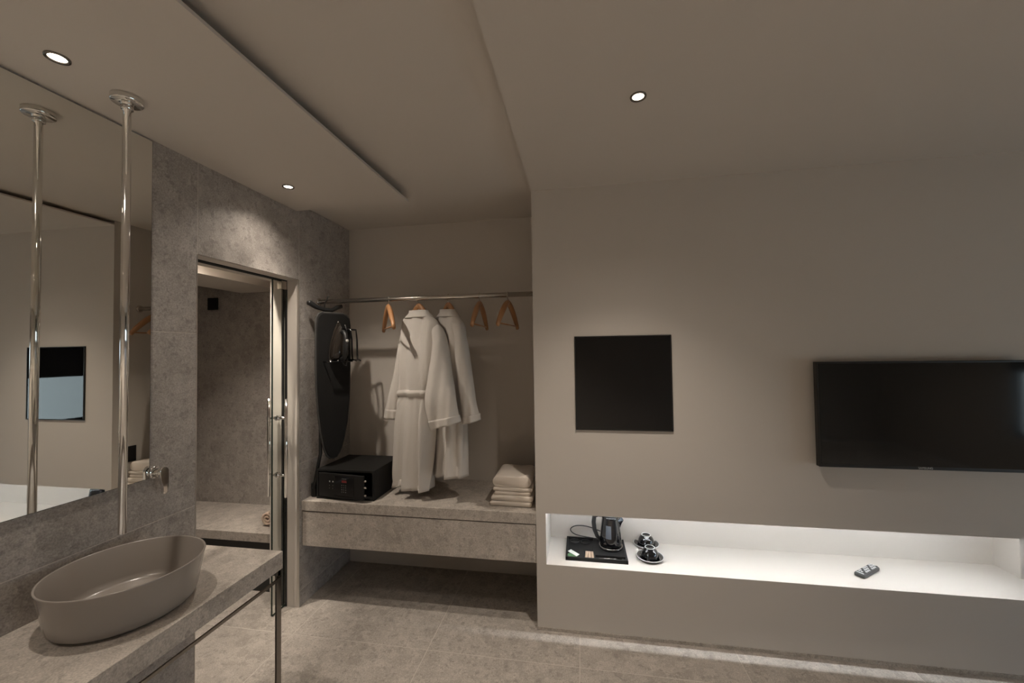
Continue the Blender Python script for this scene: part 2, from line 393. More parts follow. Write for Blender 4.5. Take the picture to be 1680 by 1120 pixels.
# ------------------------------------------------------------------ recessed downlights (each carries its own lamp)
def downlight(x, y, z, label, power=DL_POWER, size=88, blend=1.0, r=.030, group='recessed ceiling downlights', spill=DL_SPILL, tilt=(0.0, 0.0)):
    t = thing('downlight', (x, y, z), label, 'downlight', group)
    MB().lathe([(r * .70, -.001), (r * .74, -.004), (r * .98, -.005), (r, -.003), (r, 0), (r * .7, 0)], 36, 0, x, y, z, closed=True).build('ring', 'darksteel', t)
    MB().lathe([(.0001, -.004), (r * .4, -.0035), (r * .69, -.001), (r * .69, 0), (.0001, 0)], 32, 0, x, y, z, closed=True).build('lens', 'lens', t)
    ld = bpy.data.lights.new('downlight_lamp', 'SPOT'); ld.energy = power; ld.color = DL_COL; ld.spot_size = math.radians(size); ld.spot_blend = blend; ld.shadow_soft_size = .022
    lo = bpy.data.objects.new('downlight_lamp', ld); C.objects.link(lo); lo.location = (x, y, z - .012); lo.rotation_euler = Vector((tilt[0], tilt[1], -1)).to_track_quat('-Z', 'Y').to_euler(); lo.parent = t; lo.matrix_parent_inverse = Matrix.Translation((-x, -y, -z))
    if spill:            # wide spill of the same lamp around its beam
        l2 = bpy.data.lights.new('downlight_spill', 'SPOT'); l2.energy = spill; l2.color = DL_COL; l2.spot_size = math.radians(132); l2.spot_blend = 1.0; l2.shadow_soft_size = .022
        o2 = bpy.data.objects.new('downlight_spill', l2); C.objects.link(o2); o2.location = (x, y, z - .012); o2.parent = t; o2.matrix_parent_inverse = Matrix.Translation((-x, -y, -z))
    return t
downlight(-1.571, .958, ZS, 'small round recessed downlight in the soffit above the basin, nearest the mirror corner', power=DL_POWER * .62)
downlight(-1.566, 1.940, ZS, 'small round recessed downlight in the soffit in front of the bathroom opening', power=DL_POWER * 1.35, tilt=(.16, .24), spill=DL_SPILL * 1.15)
downlight(.232, 1.536, ZT, 'lone round recessed downlight in the ceiling before the television wall', power=DL_POWER * 1.75, tilt=(-.03, .04), size=98, spill=DL_SPILL * 1.15)
for x, y, z, lab in ((-1.57, -.03, ZS, 'round recessed downlight in the vanity soffit just behind the viewpoint'), (-.64, -1.9, ZC, 'unseen fill downlight added in the upper ceiling over the entrance corridor'),
                     (.23, -1.2, ZT, 'unseen fill downlight added in the room ceiling directly behind the viewpoint'), (2.0, -1.4, ZT, 'unseen fill downlight added in the middle of the room ceiling behind the viewpoint'),
                     (3.7, -1.4, ZT, 'unseen fill downlight added in the room ceiling nearest the window')):
    narrow = y > -.1  # wide ones are unseen, added for ambient fill; narrow one continues the soffit row
    downlight(x, y, z, lab, power=DL_POWER * .6 if narrow else HID_POWER * (.45 if x > 1 else 1.08), size=88 if narrow else 108, spill=DL_SPILL if narrow else 0, group='downlights behind the viewpoint')
downlight(-2.07, 1.92, 2.42, 'round recessed downlight inside the bathroom, above its floor', group='bathroom downlights', power=115, size=112, spill=0)

# ------------------------------------------------------------------ mirror
mi = MB().box(LX + .0005, LX + .006, -.6, 1.402, 1.093, 2.518, 1); mi.box(LX + .006, LX + .0065, -.599, 1.4005, 1.0945, 2.5165, 0)
tag(mi.build('wall_mirror', ['mirror', 'mirror_edge']), 'large frameless mirror on the stone wall above the vanity', 'mirror')

# ------------------------------------------------------------------ vanity: stone top on slim steel frame
KX, KY, KZ0, KZ1 = -1.304, 1.585, .666, .7405
van = thing('vanity_table', (-1.54, 1.0, 0), 'floating stone vanity counter on slim dark steel legs below the mirror', 'vanity')
MB().box(LX + .001, KX, -.25, KY, KZ0, KZ1, bev=.0015).build('countertop', 'floor', van)
for (x, y) in ((-1.316, 1.572), (-1.316, -.20)):
    MB().box(x - .005, x + .005, y - .013, y + .013, 0, KZ0, bev=.001).build('leg', 'darksteel', van)
MB().box(-1.306, -1.298, -.20, 1.572, .626, .638, bev=.001).build('rail', 'darksteel', van)
MB().box(-1.765, -1.311, 1.566, 1.578, .640, KZ0).build('crossbar', 'darksteel', van)
MB().box(-1.765, -1.311, -.205, -.195, .640, KZ0).build('crossbar', 'darksteel', van)

# basin
bsn = MB(); cxb, cyb, zb = -1.544, 1.150, KZ1
prof = [(.0001, .004), (.160, .004), (.176, .006), (.186, .016), (.190, .030), (.2105, .146), (.2118, .1495), (.2105, .152), (.2075, .152), (.2050, .149),
        (.186, .040), (.180, .024), (.166, .016), (.10, .013), (.024, .011), (.0001, .011)]
bsn.lathe(prof, 96, 0, cxb, cyb, zb, 1.0, 1.01)
bsn.lathe([(.0001, 0), (.165, 0), (.165, .004), (.0001, .004)], 64, 0, cxb, cyb, zb, closed=True)
ba = tag(bsn.build('vessel_basin', 'ceramic'), 'round taupe ceramic vessel basin standing on the stone counter', 'basin')
MB().lathe([(.0001, .004), (.017, .0035), (.021, .001), (.021, -.001), (.0001, -.001)], 28, 0, cxb, cyb, zb + .0125).build('drain_cap', 'chrome', ba)

# ceiling spout
spx, spy = -1.578, 1.156
sp = thing('ceiling_spout', (spx, spy, ZS), 'chrome spout pipe dropping from the ceiling above the basin', 'tap')
MB().lathe([(.0001, -.020), (.044, -.020), (.046, -.018), (.046, -.001), (.044, 0), (.0001, 0)], 40, 0, spx, spy, ZS).build('ceiling_rose', 'chrome', sp)
MB().lathe([(.0001, -.044), (.017, -.044), (.018, -.043), (.018, -.019), (.0001, -.019)], 28, 0, spx, spy, ZS).build('collar', 'chrome', sp)
MB().lathe([(.0095, .990), (.0122, .990), (.0122, 2.49), (.0095, 2.49)], 28, 0, spx, spy, 0, closed=True).build('pipe', 'chrome', sp)

# wall mixer lever
ly, lz = 1.428, 1.112
mx_ = thing('wall_mixer', (LX, ly, lz), 'chrome single-lever mixer on the stone wall beside the mirror', 'tap')
MB().lathe([(.0001, 0), (.026, 0), (.026, .003), (.023, .006), (.0001, .006)], 36, 0, LX, ly, lz, axis='X').build('escutcheon', 'chrome', mx_)
MB().lathe([(.0001, .005), (.0195, .005), (.0215, .016), (.0205, .030), (.0165, .036), (.0001, .037)], 36, 0, LX, ly, lz, axis='X').build('body', 'chrome', mx_)
lv = []
for k in range(17): a = PI * k / 16; lv.append((.0195 * math.cos(a), .006 + .0195 * math.sin(a)))
lv += [(-.016, -.025), (-.012, -.055), (-.010, -.078)]
for k in range(1, 8): a = PI + PI * k / 8; lv.append((.010 * math.cos(a), -.078 + .010 * math.sin(a)))
lv += [(.010, -.078), (.012, -.055), (.016, -.025)]
lo_ = MB().prism(lv, lambda u, v, d: (LX + d + (.006 if v < -.05 else 0), ly + u, lz + v), .037, .050).build('lever', 'chrome', mx_)
bv = lo_.modifiers.new('bevel', 'BEVEL'); bv.width = .003; bv.segments = 3; bv.limit_method = 'ANGLE'; smooth_by_angle(lo_, 35)

# ------------------------------------------------------------------ closet bench with drawer
cb = thing('closet_bench', (-1.03, 2.61, 0), 'wall-hung stone bench with one wide drawer in the closet', 'bench')
MB().box(LX + .001, CX - .001, 2.331, CY - .001, .6005, .663, bev=.0015).build('bench_top', 'floor', cb)
dr = MB().box(LX + .006, CX - .003, 2.334, 2.356, .378, .594, bev=.001).build('drawer', 'floor', cb)
MB().box(LX + .02, CX - .02, 2.356, CY - .02, .392, .58).build('drawer_box', 'blackmatte', dr)
MB().box(LX + .001, CX - .001, 2.352, CY - .001, .594, .6005).build('carcass', 'dark', cb)

# clothes rail
cr_ = thing('clothes_rail', (-1.03, 2.508, 1.966), 'brushed steel clothes rail across the closet', 'rail')
MB().tube([(LX, 2.508, 1.966), (CX, 2.508, 1.966)], .0155, 24).build('pole', 'steel', cr_)
MB().lathe([(.0001, 0), (.025, 0), (.025, .006), (.018, .010), (.0001, .010)], 28, 0, LX, 2.508, 1.966, axis='X').build('end_flange', 'steel', cr_)
MB().lathe([(.0001, 0), (.025, 0), (.025, -.006), (.018, -.010), (.0001, -.010)], 28, 0, CX, 2.508, 1.966, axis='X').build('end_flange', 'steel', cr_)

# hangers
def hanger(x, dirx, diry, label, half=.215, drop=.200, top=1.918):
    t = thing('wooden_hanger', (x, 2.508, 1.966), label, 'hanger', 'wooden hangers on the closet rail')
    n = math.hypot(dirx, diry); ux, uy = dirx / n, diry / n; yc = 2.508
    hk = [(x + ux * .0165 * math.cos(a), yc + uy * .0165 * math.cos(a), 1.9665 + .0165 * math.sin(a) + .0015) for a in [math.radians(-20 + 10 * k) for k in range(21)]]
    hk = hk + [(x - ux * .012, yc - uy * .012, 1.945), (x, yc, 1.935), (x, yc, top - .005)]
    MB().tube(hk, .0021, 8).build('hook', 'steel', t)
    for s in (-1, 1):
        pts = []; rads = []
        for k in range(13):
            u = k / 12
            pts.append((x + s * ux * half * u, yc + s * uy * half * u, top - drop * (.25 * u + .75 * u ** 1.6) * .78)); rads.append(.0135 + .004 * math.sin(PI * u) - .002 * u)
        MB().tube(pts, .012, 12, 0, rads, 1.25).build('arm', 'wood', t)
    zb_ = top - drop * .78 + .012
    MB().tube([(x - ux * half * .93, yc - uy * half * .93, zb_), (x + ux * half * .93, yc + uy * half * .93, zb_)], .005, 8).build('trouser_bar', 'wood', t)
    return t
hanger(-1.268, -.58, .81, 'bare wooden hanger between the ironing board and the bathrobes')
hanger(-1.050, .823, -.568, 'wooden hanger holding the belted bathrobe', drop=.26, half=.165)
hanger(-.846, .751, -.661, 'wooden hanger holding the bathrobe without a visible belt', drop=.26, half=.145)
hanger(-.634, -.02, 1.0, 'bare wooden hanger just right of the bathrobes')
hanger(-.448, .12, .99, 'bare wooden hanger nearest the television wall')

# ------------------------------------------------------------------ bathrobes
def loft(mb, c, w, rows, thick, ripple=0.0, kf=60.0, ph=0.0, nseg=56, steps=6, mi=0, nshift=None, hollow=True, fr=(0.0, 1.0)):
    """garment shell: rows = [((sL, zL), (sR, zR))] in the vertical plane through c along w; thick/ripple per row"""
    n = (w[1], -w[0]); R = len(rows); lv = []
    def cm(p0, p1, p2, p3, t): return .5 * ((2 * p1) + (-p0 + p2) * t + (2 * p0 - 5 * p1 + 4 * p2 - p3) * t * t + (-p0 + 3 * p1 - 3 * p2 + p3) * t ** 3)
    flat = [(r[0][0], r[0][1], r[1][0], r[1][1], thick[i], (nshift[i] if nshift else 0.0)) for i, r in enumerate(rows)]
    for i in range(R - 1):
        for k in range(steps):
            t = k / steps; q = [flat[max(i - 1, 0)], flat[i], flat[i + 1], flat[min(i + 2, R - 1)]]
            lv.append([cm(q[0][j], q[1][j], q[2][j], q[3][j], t) for j in range(6)])
    lv.append(list(flat[-1])); vs = []; L_ = len(lv)
    for li, (sl, zl, sr, zr, th, ns) in enumerate(lv):
        f = fr[0] + (fr[1] - fr[0]) * li / (L_ - 1); mid, half = (sl + sr) / 2, (sr - sl) / 2
        for k in range(nseg):
            a = 2 * PI * k / nseg; ca, sa = math.cos(a), math.sin(a)
            u = math.copysign(abs(ca) ** .75, ca); v = math.copysign(abs(sa) ** .8, sa)
            s = mid + half * u
            nn = th * v + ns + ripple * (f ** .8) * math.sin(kf * s + ph + 2.2 * f + (1.3 if sa < 0 else 0)) * min(1, abs(sa) * 2.2) + ripple * .55 * f * math.sin(2.3 * kf * s + 5 * f)
            z = zl + (zr - zl) * (u + 1) / 2
            vs.append((c[0] + w[0] * s + n[0] * nn, c[1] + w[1] * s + n[1] * nn, z))
    fs = [(i * nseg + k, i * nseg + (k + 1) % nseg, (i + 1) * nseg + (k + 1) % nseg, (i + 1) * nseg + k) for i in range(L_ - 1) for k in range(nseg)]
    fs.append(tuple(range(nseg)))
    if hollow:      # turned-in hem
        o = len(vs); last = vs[-nseg:]; cxm = [sum(v[j] for v in last) / nseg for j in range(3)]
        for fac, dz in ((.72, .010), (.66, .05)):
            vs += [(cxm[0] + (v[0] - cxm[0]) * fac, cxm[1] + (v[1] - cxm[1]) * fac, v[2] + dz) for v in last]
        b0 = (L_ - 1) * nseg
        for r in range(2):
            a0 = b0 + r * nseg
            fs += [(a0 + k, a0 + (k + 1) % nseg, a0 + nseg + (k + 1) % nseg, a0 + nseg + k) for k in range(nseg)]
        fs.append(tuple(range(b0 + 2 * nseg, b0 + 3 * nseg)))
    else: fs.append(tuple(range((L_ - 1) * nseg, L_ * nseg)))
    return mb.add(vs, fs, mi, True)
w1 = (.823, -.568); c1 = (-1.050, 2.505)
rb = thing('bathrobe', (-1.055, 2.508, 1.88), 'white terry bathrobe with a tied belt, hanging beside the safe', 'bathrobe', 'white bathrobes in the closet')
rows1 = [((-.078, 1.876), (.088, 1.870)), ((-.118, 1.852), (.128, 1.842)), ((-.195, 1.795), (.200, 1.782)), ((-.203, 1.641), (.222, 1.634)), ((-.210, 1.484), (.190, 1.493)), ((-.196, 1.335), (.130, 1.340)),
         ((-.235, 1.240), (.138, 1.262)), ((-.255, 1.108), (.143, 1.150)), ((-.258, .865), (.122, .926)), ((-.238, .712), (.100, .722))]
loft(MB(), c1, w1, rows1, [.028, .042, .052, .060, .060, .056, .062, .068, .074, .080], .032, 46, .4).build('robe_body', 'terry', rb)
cl_, wl_ = (-1.215, 2.63), (.995, .103)
sl = loft(MB(), cl_, wl_, [((-.004, 1.790), (.060, 1.775)), ((-.033, 1.650), (.045, 1.649)), ((-.073, 1.429), (.010, 1.429)), ((-.127, 1.205), (-.025, 1.205)), ((-.132, 1.162), (-.033, 1.150))],
     [.040, .060, .066, .066, .066], .006, 70, 1.0).build('sleeve', 'terry', rb)
loft(MB(), cl_, wl_, [((-.124, 1.220), (-.024, 1.215)), ((-.135, 1.158), (-.031, 1.146))], [.071, .071], .006, 70, 1.0, steps=4, fr=(.93, 1.0)).build('cuff', 'terry', sl)
cr1, wr1 = (-.845, 2.312), (.98, -.2)
sl = loft(MB(), cr1, wr1, [((-.078, 1.786), (-.042, 1.776)), ((-.085, 1.740), (-.008, 1.732)), ((-.062, 1.643), (.028, 1.641)), ((-.080, 1.435), (.082, 1.438)), ((-.087, 1.325), (.112, 1.331)), ((-.074, 1.226), (.124, 1.238)), ((-.043, 1.143), (.131, 1.193))],
     [.014, .040, .052, .056, .054, .052, .050], .010, 42, 2.0, nshift=[-.085, -.075, -.055, -.02, 0, 0, 0]).build('sleeve', 'terry', rb)
loft(MB(), cr1, wr1, [((-.062, 1.190), (.127, 1.232)), ((-.041, 1.137), (.134, 1.187))], [.056, .055], .010, 42, 2.0, steps=4, fr=(.93, 1.0)).build('cuff', 'terry', sl)
loft(MB(), c1, w1, [((-.064, 1.888), (.078, 1.882)), ((-.092, 1.872), (.104, 1.866)), ((-.140, 1.838), (.146, 1.830))], [.024, .040, .054], .003, 60, 0, steps=5).build('collar', 'terry', rb)
loft(MB(), c1, w1, [((-.204, 1.352), (.136, 1.366)), ((-.209, 1.334), (.142, 1.348)), ((-.204, 1.314), (.136, 1.326))], [.064, .072, .064], .032, 46, .4, steps=5, hollow=False, fr=(.545, .575)).build('belt', 'terry', rb)
w2 = (.751, -.661); c2 = (-.845, 2.500)
rb2 = thing('bathrobe', (-.846, 2.508, 1.88), 'white terry bathrobe half hidden behind the belted bathrobe', 'bathrobe', 'white bathrobes in the closet')
rows2 = [((-.066, 1.876), (.066, 1.868)), ((-.105, 1.855), (.102, 1.840)), ((-.165, 1.805), (.160, 1.778)), ((-.170, 1.680), (.180, 1.668)), ((-.172, 1.482), (.150, 1.492)), ((-.168, 1.330), (.142, 1.345)),
         ((-.172, 1.232), (.155, 1.258)), ((-.178, 1.100), (.160, 1.140)), ((-.190, .930), (.152, .986)), ((-.205, .790), (.142, .822))]
loft(MB(), c2, w2, rows2, [.026, .038, .046, .050, .050, .048, .050, .052, .055, .058], .024, 50, 2.0).build('robe_body', 'terry', rb2)
cr2, wr2 = (-.715, 2.395), (.98, -.2)
sl = loft(MB(), cr2, wr2, [((-.080, 1.800), (-.010, 1.782)), ((-.050, 1.686), (.018, 1.684)), ((-.045, 1.514), (.046, 1.515)), ((-.014, 1.330), (.073, 1.332)), ((-.001, 1.205), (.100, 1.210)), ((.003, 1.166), (.102, 1.192))],
     [.028, .045, .050, .050, .050, .050], .006, 60, .6).build('sleeve', 'terry', rb2)
loft(MB(), cr2, wr2, [((-.002, 1.206), (.101, 1.228)), ((.002, 1.160), (.105, 1.186))], [.055, .055], .006, 60, .6, steps=4, fr=(.93, 1.0)).build('cuff', 'terry', sl)
loft(MB(), c2, w2, [((-.054, 1.888), (.056, 1.880)), ((-.080, 1.872), (.080, 1.864)), ((-.122, 1.840), (.116, 1.828))], [.024, .036, .048], .003, 60, 0, steps=5).build('collar', 'terry', rb2)

# ------------------------------------------------------------------ ironing board hanging from the rail, iron on its rest
wb = (.455, .890); cbd = (-1.660, 2.478); nb_ = (wb[1], -wb[0])
def bp_(s, z, d): return (cbd[0] + wb[0] * s + nb_[0] * d, cbd[1] + wb[1] * s + nb_[1] * d, z)
ib = thing('ironing_board', (-1.66, 2.478, .70), 'dark grey ironing board hanging upright from the left end of the rail', 'ironing board')
ol = [(-.072, 1.878), (-.096, 1.868), (-.112, 1.845), (-.117, 1.805), (-.117, 1.527), (-.113, 1.367), (-.101, 1.206), (-.085, 1.084), (-.064, .980), (-.046, .935), (-.025, .912), (0, .906),
      (.022, .914), (.042, .940), (.056, .970), (.076, 1.040), (.096, 1.138), (.113, 1.305), (.119, 1.518), (.119, 1.800), (.112, 1.845), (.096, 1.868), (.072, 1.878)]
pad = MB().prism(ol, bp_, -.012, .020).build('padded_cover', 'charcoal', ib)
bv = pad.modifiers.new('bevel', 'BEVEL'); bv.width = .008; bv.segments = 3; bv.limit_method = 'ANGLE'; bv.angle_limit = math.radians(50); smooth_by_angle(pad, 50)
ol2 = [(s * 1.02, 1.40 + (z - 1.40) * 1.006) for s, z in ol]
MB().tube([bp_(s, z, .006) for s, z in ol2 + [ol2[0]]], .0075, 8).build('edge_binding', 'greyedge', ib)
MB().tube([bp_(-.060, 1.86, -.030), bp_(-.070, .94, -.030), bp_(-.112, .72, -.034)], .011, 12).build('leg', 'black', ib)
MB().tube([bp_(.050, 1.86, -.028), bp_(.050, 1.10, -.028), bp_(-.02, .98, -.028)], .010, 12).build('leg', 'black', ib)
MB().tube([bp_(-.165, 1.938, -.01), bp_(-.150, 1.940, -.01), bp_(-.110, 1.918, -.01), bp_(-.05, 1.902, -.01), bp_(.0, 1.902, -.01), bp_(.04, 1.925, -.01), bp_(.072, 1.935, -.01)], .013, 14, 0,
     [.013, .018, .016, .0135, .0135, .015, .014]).build('foot_bar', 'black', ib)
MB().tube([bp_(-.053, 1.895, -.005), bp_(-.053, 1.935, -.005), bp_(-.053, 1.972, .028), bp_(-.051, 1.990, .040)], .004, 8).build('hook', 'black', ib)
MB().box(-1.770, -1.735, 2.40, 2.50, .6635, .755, bev=.008).build('foot_cap', 'black', ib)

io = thing('steam_iron', bp_(.02, 1.60, .05), 'dark steam iron with a shiny soleplate, resting on the ironing board', 'iron')
def ip(s, z, d): return bp_(s * 1.15 + .018, 1.69 + (z - 1.69) * 1.04, d)
sole = [(.0, 1.822), (-.012, 1.795), (-.028, 1.755), (-.043, 1.700), (-.054, 1.640), (-.058, 1.590), (-.052, 1.562), (.052, 1.562), (.058, 1.590), (.054, 1.640), (.043, 1.700), (.028, 1.755), (.012, 1.795)]
MB().prism(sole, ip, .028, .038).build('soleplate', 'chrome', io)
lay = ((.96, .038), (.97, .055), (.80, .078), (.55, .092))
vs_ = []; ns = len(sole)
for f_, d in lay: vs_ += [ip(s * f_, 1.655 + (z - 1.655) * (f_ * .98), d) for s, z in sole]
fs_ = [(r * ns + i, r * ns + (i + 1) % ns, (r + 1) * ns + (i + 1) % ns, (r + 1) * ns + i) for r in range(3) for i in range(ns)] + [tuple(range(ns)), tuple(3 * ns + i for i in range(ns))]
ibd = MB().add(vs_, fs_, 0, False).build('body', 'irondark', io); smooth_by_angle(ibd, 50)
MB().tube([ip(0, 1.745, .075), ip(0, 1.748, .105), ip(0, 1.725, .128), ip(0, 1.66, .134), ip(0, 1.60, .128), ip(0, 1.572, .105), ip(0, 1.572, .070)], .013, 14, 0, [.012, .013, .014, .015, .014, .013, .016], 1.2).build('handle', 'black', io)
MB().tube([ip(0, 1.69, .1475), ip(0, 1.69, .152)], .010, 16).build('steam_button', 'lightgrey', io)
MB().tube([ip(.0, 1.565, .075), ip(.012, 1.535, .088), ip(.03, 1.53, .08), ip(.05, 1.60, .06), ip(.052, 1.75, .05), ip(.04, 1.80, .045)], .0035, 8).build('cord', 'black', io)
rest = MB()
rest.tube([bp_(.085, 1.775, .022), bp_(.095, 1.770, .060), bp_(.100, 1.70, .070), bp_(.102, 1.60, .070), bp_(.104, 1.565, .072), bp_(.118, 1.555, .100)], .006, 10)
rest.tube([bp_(.060, 1.775, .022), bp_(.128, 1.768, .075), bp_(.130, 1.70, .085), bp_(.132, 1.60, .085), bp_(.134, 1.565, .085), bp_(.150, 1.553, .100)], .006, 10)
rest.tube([bp_(.085, 1.562, .060), bp_(.145, 1.560, .095)], .006, 10)
rest.tube([bp_(-.075, 1.552, .020), bp_(-.075, 1.552, .075), bp_(.10, 1.552, .075), bp_(.10, 1.552, .020)], .005, 10)
rest.build('iron_rest', 'blackgloss', ib)

# ------------------------------------------------------------------ safe
sx0, sx1, sy0, sy1, sz0, sz1 = -1.714, -1.310, 2.384, 2.757, .663, .852
sf = thing('safe', ((sx0 + sx1) / 2, (sy0 + sy1) / 2, sz0), 'black electronic room safe with its door ajar on the closet bench', 'safe')
tk = .012; b_ = MB()
b_.box(sx0, sx1, sy0, sy1, sz1 - tk, sz1); b_.box(sx0, sx1, sy0, sy1, sz0, sz0 + tk); b_.box(sx0, sx0 + tk, sy0, sy1, sz0 + tk, sz1 - tk)
b_.box(sx1 - tk, sx1, sy0, sy1, sz0 + tk, sz1 - tk); b_.box(sx0 + tk, sx1 - tk, sy1 - tk, sy1, sz0 + tk, sz1 - tk)
b_.build('body', 'blackmatte', sf)
ang = math.radians(-8.0); hx_, hy_ = sx0 + .018, sy0 + .010      # hinged at the left
dm = Matrix.Translation((hx_, hy_, 0)) @ Matrix.Rotation(ang, 4, 'Z')
dw, dz0, dz1 = .345, sz0 + .018, sz1 - .020
def dbox(x0, x1, y0, y1, z0, z1, bev=0.0):
    m = MB().box(x0, x1, y0, y1, z0, z1, bev=bev); m.v = [tuple(dm @ Vector(v)) for v in m.v]; return m
sd = dbox(0, dw, -.012, .004, dz0, dz1, .003).build('door', 'blackmatte', sf)
dbox(.13, .275, -.0145, -.0118, dz0 + .018, dz1 - .012, .001).build('keypad_panel', 'blackgloss', sd)
dbox(.185, .222, -.0155, -.0142, dz1 - .050, dz1 - .036).build('display', 'red', sd)
dbox(.186, .220, -.0153, -.0142, dz1 - .028, dz1 - .024).build('maker_mark', 'greydot', sd)
for r in range(4):
    for q in range(3):
        dbox(.182 + q * .015, .188 + q * .015, -.0156, -.0142, dz1 - .070 - r * .014, dz1 - .064 - r * .014).build('key', 'greydot', sd)
for q in range(2): dbox(.085 + .026 * q, .092 + .026 * q, -.0140, -.0118, dz1 - .054, dz1 - .046).build('button', 'lightgrey', sd)
for q in range(4): dbox(.085 + .026 * (q % 2), .089 + .026 * (q % 2), -.0135, -.0118, dz1 - .078 - .018 * (q // 2), dz1 - .073 - .018 * (q // 2)).build('button', 'greydot', sd)
for z in (dz0 + .030, (dz0 + dz1) / 2 + .004, dz1 - .032):
    m = MB().tube([(dw - .002, -.004, z), (dw + .016, -.004, z)], .0065, 14); m.v = [tuple(dm @ Vector(v)) for v in m.v]; m.build('bolt', 'steel', sd)

# ------------------------------------------------------------------ folded towels
def towel(label, x0, x1, y0, y1, z0, th, layers, seed, open_left=True):
    """a towel folded into layers; rounded fold edges on the left, front outline along X"""
    rnd = random.Random(seed); t = thing('folded_towel', ((x0 + x1) / 2, (y0 + y1) / 2, z0), label, 'towel', 'folded towels on the closet bench')
    lh = th / layers
    for l in range(layers):
        zc = z0 + lh * (l + .5); r = lh * .5; ol = []
        a0 = x0 + rnd.uniform(0, .012); a1 = x1 - rnd.uniform(0, .012)
        for k in range(9): a = PI / 2 + PI * k / 8; ol.append((a0 + r + r * math.cos(a), zc + r * .995 * math.sin(a)))
        for k in range(1, 10): u = k / 10; ol.append((a0 + r + (a1 - a0 - 2 * r) * u, zc - r * .995 + .0015 * math.sin(9 * u + seed)))
        for k in range(9): a = -PI / 2 + PI * k / 8; ol.append((a1 - r + r * math.cos(a), zc + r * .995 * math.sin(a)))
        for k in range(1, 10): u = 1 - k / 10; ol.append((a0 + r + (a1 - a0 - 2 * r) * u, zc + r * .995 - .002 * math.sin(7 * u + seed)))
        n = len(ol); vs = []; fs = []
        st = (0, .006, .02, .5, .98, .994, 1); sc_ = (.80, .93, 1, 1, 1, .93, .80); cm = ((a0 + a1) / 2, zc)
        for u, s in zip(st, sc_):
            for x, z in ol:
                px = cm[0] + (x - cm[0]) * (1 - (1 - s) * .03); pz = cm[1] + (z - cm[1]) * s
                vs.append((px, y0 + (y1 - y0) * u + .004 * math.sin(25 * x + seed), pz))
        for r_ in range(len(st) - 1):
            for k in range(n): fs.append((r_ * n + k, r_ * n + (k + 1) % n, (r_ + 1) * n + (k + 1) % n, (r_ + 1) * n + k))
        fs += [tuple(range(n)), tuple((len(st) - 1) * n + k for k in range(n))]
        MB().add(vs, fs, 0, True).build('fold', 'towel', t)
    return t
towel('cream folded towel at the bottom of the closet stack', -.562, -.292, 2.408, 2.70, .6645, .0625, 2, 1)
towel('cream folded towel in the middle of the closet stack', -.545, -.298, 2.418, 2.70, .727, .046, 2, 2)
tt = towel('plump cream folded towel on top of the closet stack', -.548, -.300, 2.420, 2.69, .773, .068, 1, 3)

# socket on the side face of the closet
so = tag(MB().box(CX - .009, CX, 2.405, 2.490, .832, .946, bev=.002).box(CX - .012, CX - .008, 2.413, 2.482, .842, .936, bev=.001).build('socket_plate', 'blackmatte'),
         'black wall socket plate on the closet side of the television wall', 'socket')

# ------------------------------------------------------------------ black glass square and television
bg_ = thing('glass_panel', (.234, FY, 1.417), 'square black glossy glass panel set in the wall left of the television', 'glass panel')
q0, q1, qz0, qz1 = -.0314, .4991, 1.1507, 1.684
fr = MB()
for a in ((q0, q0 + .006, qz0, qz1), (q1 - .006, q1, qz0, qz1), (q0, q1, qz0, qz0 + .006), (q0, q1, qz1 - .006, qz1)): fr.box(a[0], a[1], FY - .010, FY + .0, a[2], a[3])
fr.build('frame', 'black', bg_)
MB().box(q0 + .006, q1 - .006, FY - .007, FY, qz0 + .006, qz1 - .006).build('pane', 'blackglass', bg_)
t0, t1, tz0, tz1, ty = 1.187, 2.115, .9965, 1.5285, 2.276
tv = thing('television', ((t0 + t1) / 2, FY, (tz0 + tz1) / 2), 'wide black flat-screen television mounted on the greige wall', 'television')
MB().box(t0, t1, ty, ty + .030, tz0, tz1, bev=.003).build('casing', 'tvframe', tv)
MB().box(t0 + .010, t1 - .010, ty - .001, ty + .001, tz0 + .016, tz1 - .010).build('screen', 'tvscreen', tv)
MB().box(t0 + .12, t1 - .12, ty + .030, ty + .050, tz0 + .08, tz1 - .12, bev=.004).build('rear_housing', 'black', tv)
MB().box(1.45, 1.85, ty + .048, FY, 1.15, 1.38).build('wall_bracket', 'darksteel', tv)
def text_mesh(name, body, size, mat, parent, loc, rot, depth=.0004):
    cu = bpy.data.curves.new(name, 'FONT'); cu.body = body; cu.size = size; cu.extrude = depth; cu.align_x = 'CENTER'; cu.align_y = 'CENTER'
    o = bpy.data.objects.new(name, cu); C.objects.link(o); dg = bpy.context.evaluated_depsgraph_get(); dg.update()
    me = bpy.data.meshes.new_from_object(o.evaluated_get(dg)); bpy.data.objects.remove(o); bpy.data.curves.remove(cu)
    me.transform(Matrix.Translation(loc) @ rot); me.materials.clear(); me.materials.append(M[mat])
    r = bpy.data.objects.new(name, me); C.objects.link(r); r.parent = parent; r.matrix_parent_inverse = Matrix.Translation(-parent.location); return r
text_mesh('brand_lettering', 'SAMSUNG', .0135, 'logo', tv, Vector(((t0 + t1) / 2, ty - .0012, tz0 + .009)), Matrix.Rotation(PI / 2, 4, 'X'))

